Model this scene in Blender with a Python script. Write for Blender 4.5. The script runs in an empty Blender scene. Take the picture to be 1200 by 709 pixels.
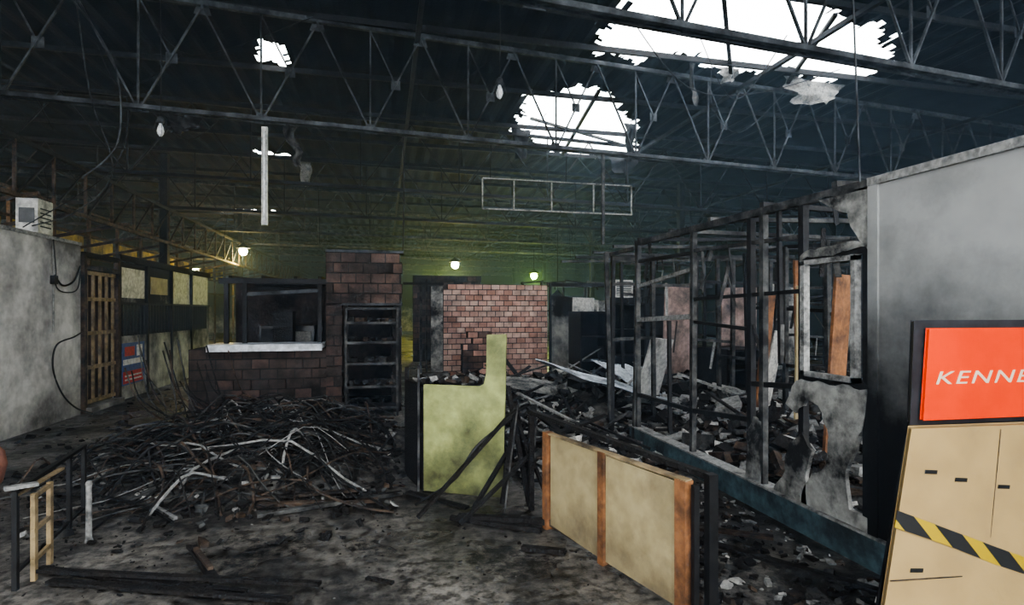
import bpy, math, random
import numpy as np
from mathutils import Vector, Matrix, noise, Euler
R = random.Random(7)
scene = bpy.context.scene
COL = scene.collection

# ---------------------------------------------------------------- materials
def mat(name, col, rough=0.85, soot=0.0, scale=2.0, sootcol=(0.012,0.012,0.013), metal=0.0,
        bump=0.2, bscale=25.0, zs=None, col2=None, sharp=0.12, emit=None, spec=0.3):
    m = bpy.data.materials.new(name); m.use_nodes = True
    nt = m.node_tree; N = nt.nodes; L = nt.links
    b = N["Principled BSDF"]
    b.inputs["Roughness"].default_value = rough
    b.inputs["Metallic"].default_value = metal
    b.inputs["Specular IOR Level"].default_value = spec
    if emit:
        b.inputs["Emission Color"].default_value = (*emit[0],1)
        b.inputs["Emission Strength"].default_value = emit[1]
    tc = N.new("ShaderNodeTexCoord")
    n1 = N.new("ShaderNodeTexNoise"); n1.inputs["Scale"].default_value = scale
    n1.inputs["Detail"].default_value = 9; n1.inputs["Roughness"].default_value = 0.66
    L.new(tc.outputs["Object"], n1.inputs["Vector"])
    n2 = N.new("ShaderNodeTexNoise"); n2.inputs["Scale"].default_value = scale*4.3
    n2.inputs["Detail"].default_value = 6
    L.new(tc.outputs["Object"], n2.inputs["Vector"])
    base = N.new("ShaderNodeMixRGB")
    base.inputs[1].default_value = (*col,1)
    c2 = col2 or tuple(c*0.6 for c in col)
    base.inputs[2].default_value = (*c2,1)
    mr0 = N.new("ShaderNodeMapRange"); mr0.inputs[1].default_value=0.38; mr0.inputs[2].default_value=0.66
    L.new(n2.outputs["Fac"], mr0.inputs[0]); L.new(mr0.outputs[0], base.inputs[0])
    mix = N.new("ShaderNodeMixRGB"); mix.inputs[2].default_value = (*sootcol,1)
    L.new(base.outputs[0], mix.inputs[1])
    val = n1.outputs["Fac"]
    if zs:
        sep = N.new("ShaderNodeSeparateXYZ"); L.new(tc.outputs["Object"], sep.inputs[0])
        zz = zs if isinstance(zs,list) else [zs]
        for q in zz:
            mz = N.new("ShaderNodeMapRange"); mz.inputs[1].default_value=q[0]; mz.inputs[2].default_value=q[1]
            mz.inputs[3].default_value=0; mz.inputs[4].default_value=q[2]
            L.new(sep.outputs["Z" if len(q)<4 else q[3]], mz.inputs[0])
            ad = N.new("ShaderNodeMath"); ad.operation='ADD'
            L.new(val, ad.inputs[0]); L.new(mz.outputs[0], ad.inputs[1]); val = ad.outputs[0]
    mr = N.new("ShaderNodeMapRange")
    thr = 0.78 - 0.56*soot
    mr.inputs[1].default_value = thr-sharp; mr.inputs[2].default_value = thr+sharp
    L.new(val, mr.inputs[0]); L.new(mr.outputs[0], mix.inputs[0])
    L.new(mix.outputs[0], b.inputs["Base Color"])
    if bump:
        nb = N.new("ShaderNodeTexNoise"); nb.inputs["Scale"].default_value=bscale; nb.inputs["Detail"].default_value=5
        L.new(tc.outputs["Object"], nb.inputs["Vector"])
        bp = N.new("ShaderNodeBump"); bp.inputs["Strength"].default_value=bump; bp.inputs["Distance"].default_value=0.03
        L.new(nb.outputs["Fac"], bp.inputs["Height"]); L.new(bp.outputs[0], b.inputs["Normal"])
    return m

M = {}
M['roof']   = mat("sooty_haze_tinted_roof",(0.012,0.016,0.023),0.9,0.25,0.6,bump=0.3,sootcol=(0.006,0.006,0.007))  # sooty sheet; its bluish tint paints in the hazy glow under the roof
M['steel']  = mat("sooty_steel",(0.095,0.105,0.115),0.7,0.52,3,metal=0.1,bump=0.1)
M['dsteel'] = mat("burnt_steel",(0.03,0.03,0.031),0.7,0.5,4,metal=0.1,bump=0.2)
M['gsteel'] = mat("ash_coated_steel",(0.12,0.12,0.115),0.8,0.54,5,bump=0.2)
M['char']   = mat("charred_wood",(0.024,0.021,0.019),0.75,0.45,6,bump=0.8,bscale=60)
M['brown']  = mat("scorched_wood",(0.12,0.085,0.06),0.8,0.48,5,bump=0.5,bscale=40)
M['ash']    = mat("grey_ash",(0.30,0.30,0.29),0.95,0.3,8,bump=0.5)
M['white']  = mat("white_fragments",(0.55,0.54,0.51),0.8,0.2,8,bump=0.3)
M['wall']   = mat("sooty_white_plaster",(0.58,0.575,0.55),0.85,0.27,1.6,sootcol=(0.11,0.10,0.092),zs=[(1.9,2.8,0.14),(.5,0,.14),(7.5,9.9,.10,'Y')],bump=0.25,bscale=12,sharp=0.17,col2=(0.44,0.44,0.42))
M['wall2']  = mat("smoked_white_panel",(0.50,0.49,0.46),0.8,0.42,1.2,sootcol=(0.02,0.018,0.017),zs=(0.6,2.6,0.30),sharp=0.12)
M['rwall']  = mat("smoked_partition_panel",(0.34,0.345,0.34),0.75,0.12,0.9,sootcol=(0.012,0.012,0.012),zs=[(1.95,0.9,0.42),(2.1,2.87,.14,'Y')],sharp=0.22,bump=0.08,col2=(0.29,0.295,0.29))
M['pb']     = mat("scorched_plasterboard",(0.36,0.36,0.34),0.85,0.46,2.8,sootcol=(0.022,0.022,0.022),bump=0.3,sharp=0.09)
M['brick1'] = mat("clay_brick_pink",(0.50,0.32,0.265),0.9,0.20,1.2,sootcol=(0.10,0.07,0.06))
M['brick2'] = mat("clay_brick_red",(0.43,0.25,0.195),0.9,0.26,1.2,sootcol=(0.08,0.055,0.048))
M['brick3'] = mat("clay_brick_pale",(0.55,0.40,0.34),0.9,0.20,1.2,sootcol=(0.10,0.075,0.065))
M['brickd'] = mat("smoked_brick",(0.16,0.105,0.083),0.9,0.5,1.3,sootcol=(0.02,0.017,0.016))
M['brickd2']= mat("blackened_brick",(0.08,0.06,0.05),0.9,0.5,1.5,sootcol=(0.013,0.012,0.011))
M['mortar'] = mat("black_mortar",(0.07,0.057,0.05),0.95,0.4,3)
M['mortard']= mat("soot_mortar",(0.03,0.027,0.025),0.95,0.4,3)
M['cream']  = mat("cream_panel",(0.40,0.335,0.195),0.6,0.26,2.2,sootcol=(0.14,0.11,0.07),bump=0.08,zs=[(0.3,-0.1,0.22)],sharp=0.18,col2=(0.33,0.275,0.155))
M['green']  = mat("yellow_green_panel",(0.34,0.37,0.155),0.55,0.36,2.2,sootcol=(0.06,0.065,0.028),bump=0.08,sharp=0.18,zs=[(0.5,-0.05,0.28)],col2=(0.27,0.295,0.12))
M['wood']   = mat("orange_pine",(0.31,0.15,0.07),0.65,0.42,5,sootcol=(0.08,0.045,0.028),bump=0.3,col2=(0.21,0.10,0.047))
M['ply']    = mat("pale_plywood",(0.34,0.26,0.15),0.7,0.34,3,bump=0.2)
M['card']   = mat("cardboard",(0.30,0.215,0.10),0.85,0.12,1.5,sootcol=(0.16,0.115,0.06),bump=0.06,col2=(0.26,0.185,0.088))
M['orange'] = mat("orange_red_print",(0.66,0.055,0.012),0.55,0.0,1.5,bump=0.0,col2=(0.60,0.048,0.010),spec=.1)
M['ink']    = mat("white_ink",(0.55,0.44,0.34),0.5,0,1,bump=0,col2=(0.52,0.42,0.33))
M['black']  = mat("black_paint",(0.02,0.02,0.02),0.5,0.2,3,bump=0.05)
M['dgrey']  = mat("dark_grey_frame",(0.035,0.035,0.04),0.5,0.2,3,bump=0.05)
M['blue']   = mat("blue_paint",(0.11,0.18,0.205),0.65,0.50,3.5,sootcol=(0.03,0.036,0.04),bump=0.3,sharp=0.15)
M['lblue']  = mat("galvanised_sheet",(0.50,0.55,0.60),0.5,0.32,3,metal=0.2,bump=0.1)
M['plast']  = mat("white_plastic",(0.52,0.52,0.50),0.5,0.28,4,sootcol=(0.08,0.08,0.08),bump=0.05)
M['pink']   = mat("faded_pink_board",(0.40,0.29,0.26),0.7,0.42,2.5,sootcol=(0.05,0.045,0.04),bump=0.1)
M['bulb']   = mat("dead_glass_bulb",(0.75,0.78,0.80),0.15,0.1,4,bump=0)
M['pblue']  = mat("poster_blue",(0.05,0.10,0.32),0.5,0.1,5,bump=0)
M['pred']   = mat("poster_red",(0.55,0.04,0.05),0.5,0.1,5,bump=0)
M['pwhite'] = mat("poster_white",(0.65,0.66,0.70),0.5,0.1,5,bump=0)
M['skin']   = mat("terracotta",(0.36,0.17,0.12),0.7,0.1,3,bump=0.1)
M['tile']   = mat("counter_slab",(0.62,0.65,0.70),0.4,0.14,3,bump=0.05,sharp=0.2)
M['glassd'] = mat("smoked_glass",(0.05,0.055,0.06),0.2,0.4,3,bump=0.05)
M['yell']   = mat("painted_yellow_light",(0.55,0.42,0.10),0.7,0.45,1.2)  # yellow lamplight put into the base colour
def emis(name,c,s): return mat(name,c,0.5,0,1,bump=0,emit=(c,s))
M['lw'] = emis("warm_lamp_glow",(1,0.93,0.6),90)
M['lg'] = emis("yellow_green_lamp_glow",(0.75,1,0.15),60)
M['lc'] = emis("cool_lamp_glow",(0.9,1,0.95),60)

def floor_mat():
    m = bpy.data.materials.new("sooty_wet_concrete"); m.use_nodes=True
    nt=m.node_tree;N=nt.nodes;L=nt.links;b=N["Principled BSDF"]
    tc=N.new("ShaderNodeTexCoord")
    def nz(s,d=9,r=0.6):
        n=N.new("ShaderNodeTexNoise");n.inputs["Scale"].default_value=s;n.inputs["Detail"].default_value=d
        n.inputs["Roughness"].default_value=r;L.new(tc.outputs["Object"],n.inputs["Vector"]);return n
    def ramp(src,stops):
        r=N.new("ShaderNodeValToRGB");L.new(src,r.inputs[0])
        r.color_ramp.elements[0].position=stops[0][0];r.color_ramp.elements[0].color=(*stops[0][1],1)
        r.color_ramp.elements[1].position=stops[-1][0];r.color_ramp.elements[1].color=(*stops[-1][1],1)
        for p,c in stops[1:-1]:
            e=r.color_ramp.elements.new(p);e.color=(*c,1)
        return r
    a=nz(0.9,10,.72);r=ramp(a.outputs["Fac"],[(0.36,(0.018,0.017,0.016)),(0.45,(0.06,0.056,0.051)),(0.53,(0.145,0.136,0.122)),(0.66,(0.24,0.225,0.20))])
    c=nz(13,8,.7);mr=ramp(c.outputs["Fac"],[(0.40,(0.18,0.17,0.165)),(0.58,(1.15,1.15,1.15))])
    mul=N.new("ShaderNodeMixRGB");mul.blend_type='MULTIPLY';mul.inputs[0].default_value=0.9
    L.new(r.outputs[0],mul.inputs[1]);L.new(mr.outputs[0],mul.inputs[2])
    L.new(mul.outputs[0],b.inputs["Base Color"])
    w=nz(0.55,4);wr=ramp(w.outputs["Fac"],[(0.42,(0.20,)*3),(0.56,(0.75,)*3)])
    L.new(wr.outputs[0],b.inputs["Roughness"])
    bp=N.new("ShaderNodeBump");bp.inputs["Strength"].default_value=0.6;bp.inputs["Distance"].default_value=0.02
    L.new(c.outputs["Fac"],bp.inputs["Height"]);L.new(bp.outputs[0],b.inputs["Normal"])
    return m
M['floor']=floor_mat()
M['ashg']=mat("ash_and_char_ground",(0.05,0.047,0.044),0.9,0.42,2.5,bump=1.0,bscale=14,sharp=0.1,col2=(0.15,0.145,0.135))
def tape_mat():
    m=bpy.data.materials.new("caution_stripe_tape");m.use_nodes=True
    nt=m.node_tree;N=nt.nodes;L=nt.links;b=N["Principled BSDF"]
    tc=N.new("ShaderNodeTexCoord");s=N.new("ShaderNodeSeparateXYZ");L.new(tc.outputs["Object"],s.inputs[0])
    ad=N.new("ShaderNodeMath");ad.operation='MULTIPLY_ADD';ad.inputs[1].default_value=0.75
    L.new(s.outputs["Z"],ad.inputs[0]);L.new(s.outputs["X"],ad.inputs[2])
    m1=N.new("ShaderNodeMath");m1.operation='MULTIPLY';m1.inputs[1].default_value=7;L.new(ad.outputs[0],m1.inputs[0])
    fr=N.new("ShaderNodeMath");fr.operation='FRACT';L.new(m1.outputs[0],fr.inputs[0])
    gt=N.new("ShaderNodeMath");gt.operation='GREATER_THAN';gt.inputs[1].default_value=0.42;L.new(fr.outputs[0],gt.inputs[0])
    mx=N.new("ShaderNodeMixRGB");mx.inputs[1].default_value=(0.33,0.235,0.02,1);mx.inputs[2].default_value=(0.02,0.02,0.02,1)
    L.new(gt.outputs[0],mx.inputs[0]);L.new(mx.outputs[0],b.inputs["Base Color"]);b.inputs["Roughness"].default_value=0.4
    return m
M['tape']=tape_mat()

# ---------------------------------------------------------------- mesh builder
class MB:
    def __init__(s): s.v=[];s.f=[];s.m=[];s.names=[]
    def mi(s,k):
        if k not in s.names: s.names.append(k)
        return s.names.index(k)
    def add(s,vs,fs,k):
        o=len(s.v); s.v+= [tuple(p) for p in vs]; i=s.mi(k)
        for f in fs: s.f.append([o+a for a in f]); s.m.append(i)
    BF=[(0,3,2,1),(4,5,6,7),(0,1,5,4),(1,2,6,5),(2,3,7,6),(3,0,4,7)]
    def box(s,x0,x1,y0,y1,z0,z1,k):
        s.add([(x0,y0,z0),(x1,y0,z0),(x1,y1,z0),(x0,y1,z0),(x0,y0,z1),(x1,y0,z1),(x1,y1,z1),(x0,y1,z1)],s.BF,k)
    def obox(s,c,size,rot,k,jit=0):
        e=Euler(rot).to_matrix(); c=Vector(c); vs=[]
        for sx,sy,sz in [(-1,-1,-1),(1,-1,-1),(1,1,-1),(-1,1,-1),(-1,-1,1),(1,-1,1),(1,1,1),(-1,1,1)]:
            p=Vector((sx*size[0]/2,sy*size[1]/2,sz*size[2]/2))
            if jit: p=Vector((p.x*R.uniform(1-jit,1+jit),p.y*R.uniform(1-jit,1+jit),p.z*R.uniform(1-jit,1+jit)))
            vs.append(c+e@p)
        s.add(vs,s.BF,k)
    def beam(s,p,q,w,h,k,up=(0,0,1)):
        p=Vector(p);q=Vector(q);d=(q-p).normalized();u=Vector(up)
        if abs(d.dot(u))>0.97: u=Vector((0,1,0))
        r=d.cross(u).normalized();u=r.cross(d)
        vs=[]
        for c in (p,q):
            for a,b in [(-1,-1),(1,-1),(1,1),(-1,1)]: vs.append(c+r*(a*w/2)+u*(b*h/2))
        s.add(vs,[(0,3,2,1),(4,5,6,7),(0,1,5,4),(1,2,6,5),(2,3,7,6),(3,0,4,7)],k)
    def angle(s,p,q,w,k):
        s.beam(p,q,w,w*0.16,k); 
        p=Vector(p);q=Vector(q);d=(q-p).normalized();u=Vector((0,0,1))
        if abs(d.dot(u))>0.97:u=Vector((0,1,0))
        r=d.cross(u).normalized();u=r.cross(d)
        o=r*(w*0.42)+u*(w*0.5)
        s.beam(p+o,q+o,w*0.16,w,k)
    def tube(s,pts,r,k,n=6,r2=None):
        pts=[Vector(p) for p in pts];vs=[];L=len(pts)
        for i,p in enumerate(pts):
            d=(pts[min(i+1,L-1)]-pts[max(i-1,0)])
            if d.length<1e-6:d=Vector((0,0,1))
            d.normalize();u=Vector((0,0,1)) if abs(d.z)<0.9 else Vector((1,0,0))
            a=d.cross(u).normalized();b=a.cross(d)
            rr=r if r2 is None else r+(r2-r)*i/(L-1)
            for j in range(n):
                t=2*math.pi*j/n; vs.append(p+a*rr*math.cos(t)+b*rr*math.sin(t))
        fs=[(i*n+j,i*n+(j+1)%n,(i+1)*n+(j+1)%n,(i+1)*n+j) for i in range(L-1) for j in range(n)]
        fs.append(tuple(range(n))[::-1]);fs.append(tuple((L-1)*n+j for j in range(n)))
        s.add(vs,fs,k)
    def lathe(s,c,prof,k,n=20):
        c=Vector(c);vs=[];L=len(prof)
        for r,z in prof:
            for j in range(n):
                t=2*math.pi*j/n;vs.append(c+Vector((r*math.cos(t),r*math.sin(t),z)))
        fs=[(i*n+j,i*n+(j+1)%n,(i+1)*n+(j+1)%n,(i+1)*n+j) for i in range(L-1) for j in range(n)]
        fs.append(tuple(range(n))[::-1]);fs.append(tuple((L-1)*n+j for j in range(n)))
        s.add(vs,fs,k)
    def prism(s,poly,off,k):
        off=Vector(off);n=len(poly);vs=[Vector(p) for p in poly]+[Vector(p)+off for p in poly]
        fs=[tuple(range(n)),tuple(range(2*n-1,n-1,-1))]+[(i,(i+1)%n,(i+1)%n+n,i+n) for i in range(n)]
        s.add(vs,fs,k)
    def obj(s,name,parent=None,bevel=0,smooth=False):
        me=bpy.data.meshes.new(name);me.from_pydata(s.v,[],s.f)
        for k in s.names: me.materials.append(M[k])
        me.polygons.foreach_set("material_index",s.m)
        if smooth: me.polygons.foreach_set("use_smooth",[True]*len(me.polygons))
        me.update()
        o=bpy.data.objects.new(name,me);COL.objects.link(o)
        if bevel:
            bv=o.modifiers.new("bevel",'BEVEL');bv.width=bevel;bv.segments=2;bv.limit_method='ANGLE'
        if parent:o.parent=parent
        return o
def empty(name):
    e=bpy.data.objects.new(name,None);COL.objects.link(e);return e
def nz(x,y,s=1,o=0): return noise.noise(Vector((x*s+o,y*s-o,o*1.7)))
def spline(pts,n=8):
    out=[];P=[Vector(p) for p in pts];P=[P[0]]+P+[P[-1]]
    for i in range(1,len(P)-2):
        for t in np.linspace(0,1,n,endpoint=False):
            a,c,d,f=P[i-1],P[i],P[i+1],P[i+2]
            out.append(0.5*((2*c)+(-a+d)*t+(2*a-5*c+4*d-f)*t*t+(-a+3*c-3*d+f)*t**3))
    out.append(P[-2]);return out

# ---------------------------------------------------------------- shell
b=MB(); b.box(-14,20,-12,46,-0.2,0,'floor'); b.obj("floor")
HOLES=[[(3.5,8.8),(3.35,7.6),(3.7,6.3),(5.2,6.3),(6.3,6.9),(7.3,7.0),(8.3,7.5),(8.9,8.8),(8.0,9.1),(7.07,8.7),(6.2,9.0),(5.0,8.6),(4.3,9.0)],
       [(3.06,13.2),(2.84,10.9),(3.93,10.2),(4.7,10.6),(5.8,12.2),(6.9,14.4),(5.9,14.9),(4.6,14.6),(4.0,14.0)],
       [(-2.1,10.4),(-2.0,9.8),(-1.72,9.7),(-1.6,10.1),(-1.7,10.6)],
       [(-3.5,16.9),(-3.4,16.4),(-2.6,16.6),(-2.5,16.9)],
       [(-7.2,26.9),(-7.1,26.2),(-4.7,25.9),(-4.6,26.6)]]
def inside(x,y,P):
    c=False;j=len(P)-1
    for i in range(len(P)):
        xi,yi=P[i];xj,yj=P[j]
        if (yi>y)!=(yj>y) and x<(xj-xi)*(y-yi)/(yj-yi)+xi: c=not c
        j=i
    return c
xs=list(np.arange(-14,-8,0.5))+list(np.arange(-8,10,0.08))+list(np.arange(10,20.1,0.5))
ys=list(np.arange(-0.5,5.5,0.5))+list(np.arange(5.5,18,0.08))+list(np.arange(18,25,0.5))+list(np.arange(25,27.5,0.1))+list(np.arange(27.5,46.1,0.5))
def rz(x,y): return 6.0+0.03*math.sin(x*2*math.pi/0.4)*(1 if -8<x<10 else 0)+0.04*nz(x,y,0.5)
nx,ny=len(xs),len(ys)
vs=[(x,y,rz(x,y)) for y in ys for x in xs];fs=[]
BB=[(min(p[0] for p in P)-.5,max(p[0] for p in P)+.5,min(p[1] for p in P)-.5,max(p[1] for p in P)+.5) for P in HOLES]
for j in range(ny-1):
    for i in range(nx-1):
        x=(xs[i]+xs[i+1])/2;y=(ys[j]+ys[j+1])/2;hole=False
        for P,q in zip(HOLES,BB):
            if q[0]<x<q[1] and q[2]<y<q[3]:
                sc=1 if q[1]-q[0]>3 else .5
                dx=sc*(0.22*nz(x,y,1.8,3)+0.2*nz(x,y,7,9));dy=sc*(0.22*nz(x,y,1.8,7)+0.35*nz(x*2.2,y*.6,3.5,5))
                if inside(x+dx,y+dy,P) : hole=True
        if not hole: fs.append((j*nx+i,j*nx+i+1,(j+1)*nx+i+1,(j+1)*nx+i))
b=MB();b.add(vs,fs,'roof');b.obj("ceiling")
b=MB();b.box(-14,20,46,46.2,0,6.1,'wall2');b.obj("wall_back")
b=MB();b.box(-14.2,-14,-1,46.2,0,6.1,'roof');b.obj("wall_left")
b=MB();b.box(20,20.2,-1,46.2,0,6.1,'roof');b.obj("wall_right")

b=MB()
for i,y in enumerate(np.arange(0.5,45,2.0)):
    b.beam((-13.9,y,5.9),(19.9,y+0.05,5.9),0.05,0.09,'dsteel')
for x in (-9.5,0.5,6.5,12.5):
    b.beam((x,0.2,5.78),(x,45.9,5.78),0.07,0.07,'dsteel')
b.beam((4.2,6.3,5.92),(6.2,9.0,5.9),.06,.05,'gsteel');b.beam((6.4,6.8,5.92),(7.4,9.0,5.9),.06,.05,'gsteel')
b.beam((3.4,7.6,5.92),(8.6,7.9,5.9),.05,.05,'gsteel')
b.beam((3.2,12.0,5.92),(6.2,13.4,5.9),.06,.05,'gsteel');b.beam((4.1,10.2,5.92),(4.8,14.8,5.9),.07,.05,'dsteel')
b.obj("roof_purlins")
SL=0.085
def truss(y0,detail=True,w=0.06,k='steel',ww=1.0):
    b=MB();f=lambda x:y0+SL*x
    P=lambda x,z,o=0:(x,f(x)+o,z)
    x0,x1=-13.7,19.5;zb,zt=4.3,5.82
    for a in (-0.05,0.05):
        b.angle(P(x0,zb,a),P(x1,zb,a),w,k)
    b.angle(P(x0,zt),P(x1,zt),w*1.2,k)
    x=x0;st=1.5 if detail else 2.2
    while x<x1-0.1:
        xm=x+st/2;xn=min(x+st,x1)
        b.beam(P(x,zb),P(x,zt),w*.45*ww,w*.45*ww,k)
        b.beam(P(x,zb,.02),P(xm,zt,.02),w*.55*ww,w*.4*ww,k)
        b.beam(P(xm,zt,-.02),P(xn,zb,-.02),w*.55*ww,w*.4*ww,k)
        if detail:
            g=0.11
            for gx,gz in ((x,zb+.04),(xm,zt-.05)):
                b.prism([P(gx-g,gz-.06,.035),P(gx+g,gz-.06,.035),P(gx+g*.6,gz+.09,.035),P(gx-g*.6,gz+.09,.035)],(0,.008,0),k)
            mx,mz=x+st*.25,(zb+zt)/2
            b.prism([P(mx-.07,mz-.07,.04),P(mx+.07,mz-.07,.04),P(mx+.07,mz+.07,.04),P(mx-.07,mz+.07,.04)],(0,.008,0),k)
            b.beam(P(mx,mz,.03),P(x,zt,.03),w*.35,w*.35,k)
        x+=st
    b.obj("roof_truss")
for i,y0 in enumerate([4.6,8.62,12.7,16.7,20.7,24.7,28.7,32.7,36.7,40.7]):
    truss(y0,i<2,0.055 if i<3 else 0.07,'steel' if i<2 else ('dsteel' if i<4 else 'gsteel'),1.0)  # middle trusses take darker steel: the gloom there is put into their colour
for y in (16.5,24.5,32.5,40.5):
    for x in (-5.7,9.5):
        b=MB();b.box(x-.09,x+.09,y-.09,y+.09,0,5.8,'dsteel');b.box(x-.15,x+.15,y-.15,y+.15,0,.03,'dsteel')
        for z in np.arange(.5,5.6,.5): b.beam((x-.1,y-.1,z),(x+.1,y-.1,z+.25),.02,.02,'dsteel')
        b.obj("steel_column")
b=MB();X=-5.3
b.angle((X,-.4,3.3),(X,45,3.3),.06,'brown');b.angle((X,-.4,4.15),(X,45,4.15),.06,'dsteel')
for i in range(45):
    y=-.4+i
    b.beam((X,y,3.3),(X,y,4.15),.04,.04,'brown')
    b.beam((X,y,3.3),(X,y+1,4.15),.03,.03,'dsteel')
b.obj("lattice_girder")
b=MB();X=-7.6
for y in np.arange(4,40,1.6):
    b.beam((X,y,0),(X,y,4.2),.07,.07,'brown'); b.beam((X,y,3.0),(X+2.2,y,3.5),.06,.06,'brown')
for z in (2.4,3.0,3.6,4.2): b.beam((X,3,z),(X,40,z),.05,.05,'brown')
for y in np.arange(4,38,1.6):
    if R.random()<.55: b.box(X-.05,X-.03,y+.1,y+1.4,3.05,3.55,'yell')  # strips of yellow light between rafters, painted as flat sheets
b.obj("timber_gallery_frame")

# ---------------------------------------------------------------- left shop-front wall
e=empty("wall_shopfront")
XL=-4.6
b=MB();b.box(XL-.14,XL,-.5,9.92,0,2.65,'wall');b.box(XL-.16,XL+.02,-.5,9.92,2.62,2.67,'ash')
b.obj("plaster_wall",e)
b=MB()
b.box(XL-.1,XL,11.2,16.4,0,1.15,'wall2')
for i,(y0,y1) in enumerate([(11.2,12.4),(12.4,13.7),(13.7,15.0),(15.0,16.4)]):
    b.box(XL-.03,XL+.03,y0-.03,y0+.03,0,2.6,'dsteel')
    b.box(XL-.06,XL-.04,y0+.03,y1-.03,1.15,1.75,'glassd')
    b.box(XL-.08,XL-.02,y0+.03,y1-.03,1.75,2.5,'wall2' if i<2 else 'plast')
    b.beam((XL,y0,1.75),(XL,y1,1.75),.04,.04,'dsteel')
    for t in np.arange(y0+.15,y1,.15): b.beam((XL,t,1.15),(XL,t,1.75),.015,.015,'dsteel')
b.box(XL-.02,XL-.005,11.3,12.3,1.85,2.4,'plast')
b.box(XL-.02,XL-.005,12.6,13.5,1.95,2.3,'cream')
b.box(XL-.05,XL+.04,11.2,16.4,2.5,2.62,'char')
b.obj("shop_panels",e)
b=MB();y0,y1=10.0,11.13
for y in (y0,y1): b.beam((XL,y,0),(XL,y,2.5),.07,.09,'brown')
b.beam((XL,y0,2.3),(XL,y1,2.3),.07,.08,'brown');b.beam((XL,y0,2.5),(XL,y1,2.5),.07,.08,'char')
for y in np.linspace(y0+.12,y1-.12,5): b.beam((XL-.02,y,.12),(XL-.02,y,2.25),.035,.05,'ply')
for z in (.15,.7,1.25,1.8,2.22): b.beam((XL-.02,y0+.05,z),(XL-.02,y1-.05,z),.04,.06,'ply')
b.box(XL-.12,XL-.1,y0,y1,.08,2.3,'brickd');b.box(XL-.1,XL+.12,y0,y1,0,.08,'wall')
b.obj("door_1")
b=MB();b.box(XL+.001,XL+.012,11.3,12.25,.25,1.02,'pblue');b.box(XL+.012,XL+.015,11.33,12.2,.62,.72,'pwhite')
b.box(XL+.012,XL+.015,11.33,12.2,.28,.5,'pred');b.box(XL+.012,XL+.015,11.4,11.8,.78,.95,'pred');b.box(XL+.012,XL+.015,11.9,12.15,.76,.97,'pwhite')
for z in (.33,.4): b.box(XL+.015,XL+.017,11.4,12.1,z,z+.03,'pwhite')
b.obj("wall_poster")
b=MB();b.box(-4.82,-4.56,8.75,9.1,2.67,3.13,'plast');b.lathe((-4.69,8.9,3.13),[(.1,0),(.1,.02),(.02,.03)],'black')
b.box(-4.78,-4.6,8.74,8.75,2.8,3.0,'glassd')
for i in range(5): b.box(-4.56,-4.555,8.8,9.05,2.75+i*.06,2.77+i*.06,'dsteel')
b.obj("air_conditioner",bevel=.015)
b=MB()
x=XL+.03
b.tube(spline([(x,9.9,1.28),(x+.08,9.5,1.22),(x+.03,9.15,1.12),(x,9.12,.8),(x+.02,9.3,.42),(x+.08,9.55,.16),(x+.14,9.9,.012)]),.011,'black')
b.tube(spline([(x,9.85,2.30),(x+.05,9.55,2.05),(x+.03,9.3,1.98),(x,9.15,2.12)]),.013,'black')
b.tube(spline([(x,9.85,2.22),(x+.07,9.6,1.93),(x+.03,9.35,1.88),(x,9.2,1.96),(x+.02,9.15,2.2),(x,9.13,2.62)]),.009,'black')
b.tube([(x-.01,9.15,2.6),(x-.01,9.15,1.3)],.012,'ash')
b.obox((x,9.15,2.05),(.05,.1,.12),(0,0,0),'dsteel')
b.obj("wall_cables")

# ---------------------------------------------------------------- bricks
def bricks(b,p0,d,length,z0,z1,th,keys,mort,bw=.29,bh=.185,jit=.012,skip=None):
    d=Vector((d[0],d[1],0)).normalized();n=Vector((d.y,-d.x,0))
    p0=Vector((p0[0],p0[1],0));rows=int(round((z1-z0)/bh));bh=(z1-z0)/rows
    ang=math.atan2(d.y,d.x)
    for r in range(rows):
        s=-(bw/2 if r%2 else 0)
        while s<length-.02:
            a=max(s,0);c=min(s+bw,length);s+=bw
            if c-a<.04: continue
            if skip and skip((a+c)/2,z0+(r+.5)*bh): continue
            cen=p0+d*((a+c)/2)+n*R.uniform(-jit,jit)
            b.obox((cen.x,cen.y,z0+(r+.5)*bh),(c-a-.016,th,bh-.018),(0,0,ang+R.uniform(-.02,.02)),R.choice(keys))
            if mort: b.obox((p0.x+d.x*(a+c)/2,p0.y+d.y*(a+c)/2,z0+(r+.5)*bh),(c-a,th*.75,bh),(0,0,ang),mort)
b=MB()
def sk(s,z):
    return z>2.05 and (s<.15 or nz(s,z,3)>.35)
bricks(b,(1.3,12.6),(1,0),2.45,0,2.22,.15,['brick1','brick1','brick2','brick3','brick1','brick3'],'mortar',.2,.125,.010,sk)
b.obj("brick_wall",bevel=0)
b=MB();bricks(b,(1.5,10.9),(1,0),.58,0,1.2,.3,['brickd','brick2','brickd'],'mortard',.2,.125,.02,lambda s,z:z>1.0 and s<.2);b.obj("brick_pier")
b=MB();bricks(b,(.9,18),(1,0),2.2,0,2.75,.15,['brickd','brickd2'],'mortard');b.obj("brick_wall")
b=MB();b.box(1.0,1.26,12.2,12.3,0,2.15,'pb');b.box(.75,.8,12.1,12.16,0,2.25,'gsteel');b.box(.88,.92,12.15,12.2,0,2.3,'gsteel')
b.beam((.4,12.1,2.2),(1.26,12.1,2.2),.05,.05,'dsteel');b.box(.3,.36,12.1,12.16,0,2.25,'dsteel');b.obj("burnt_panel")

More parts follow.
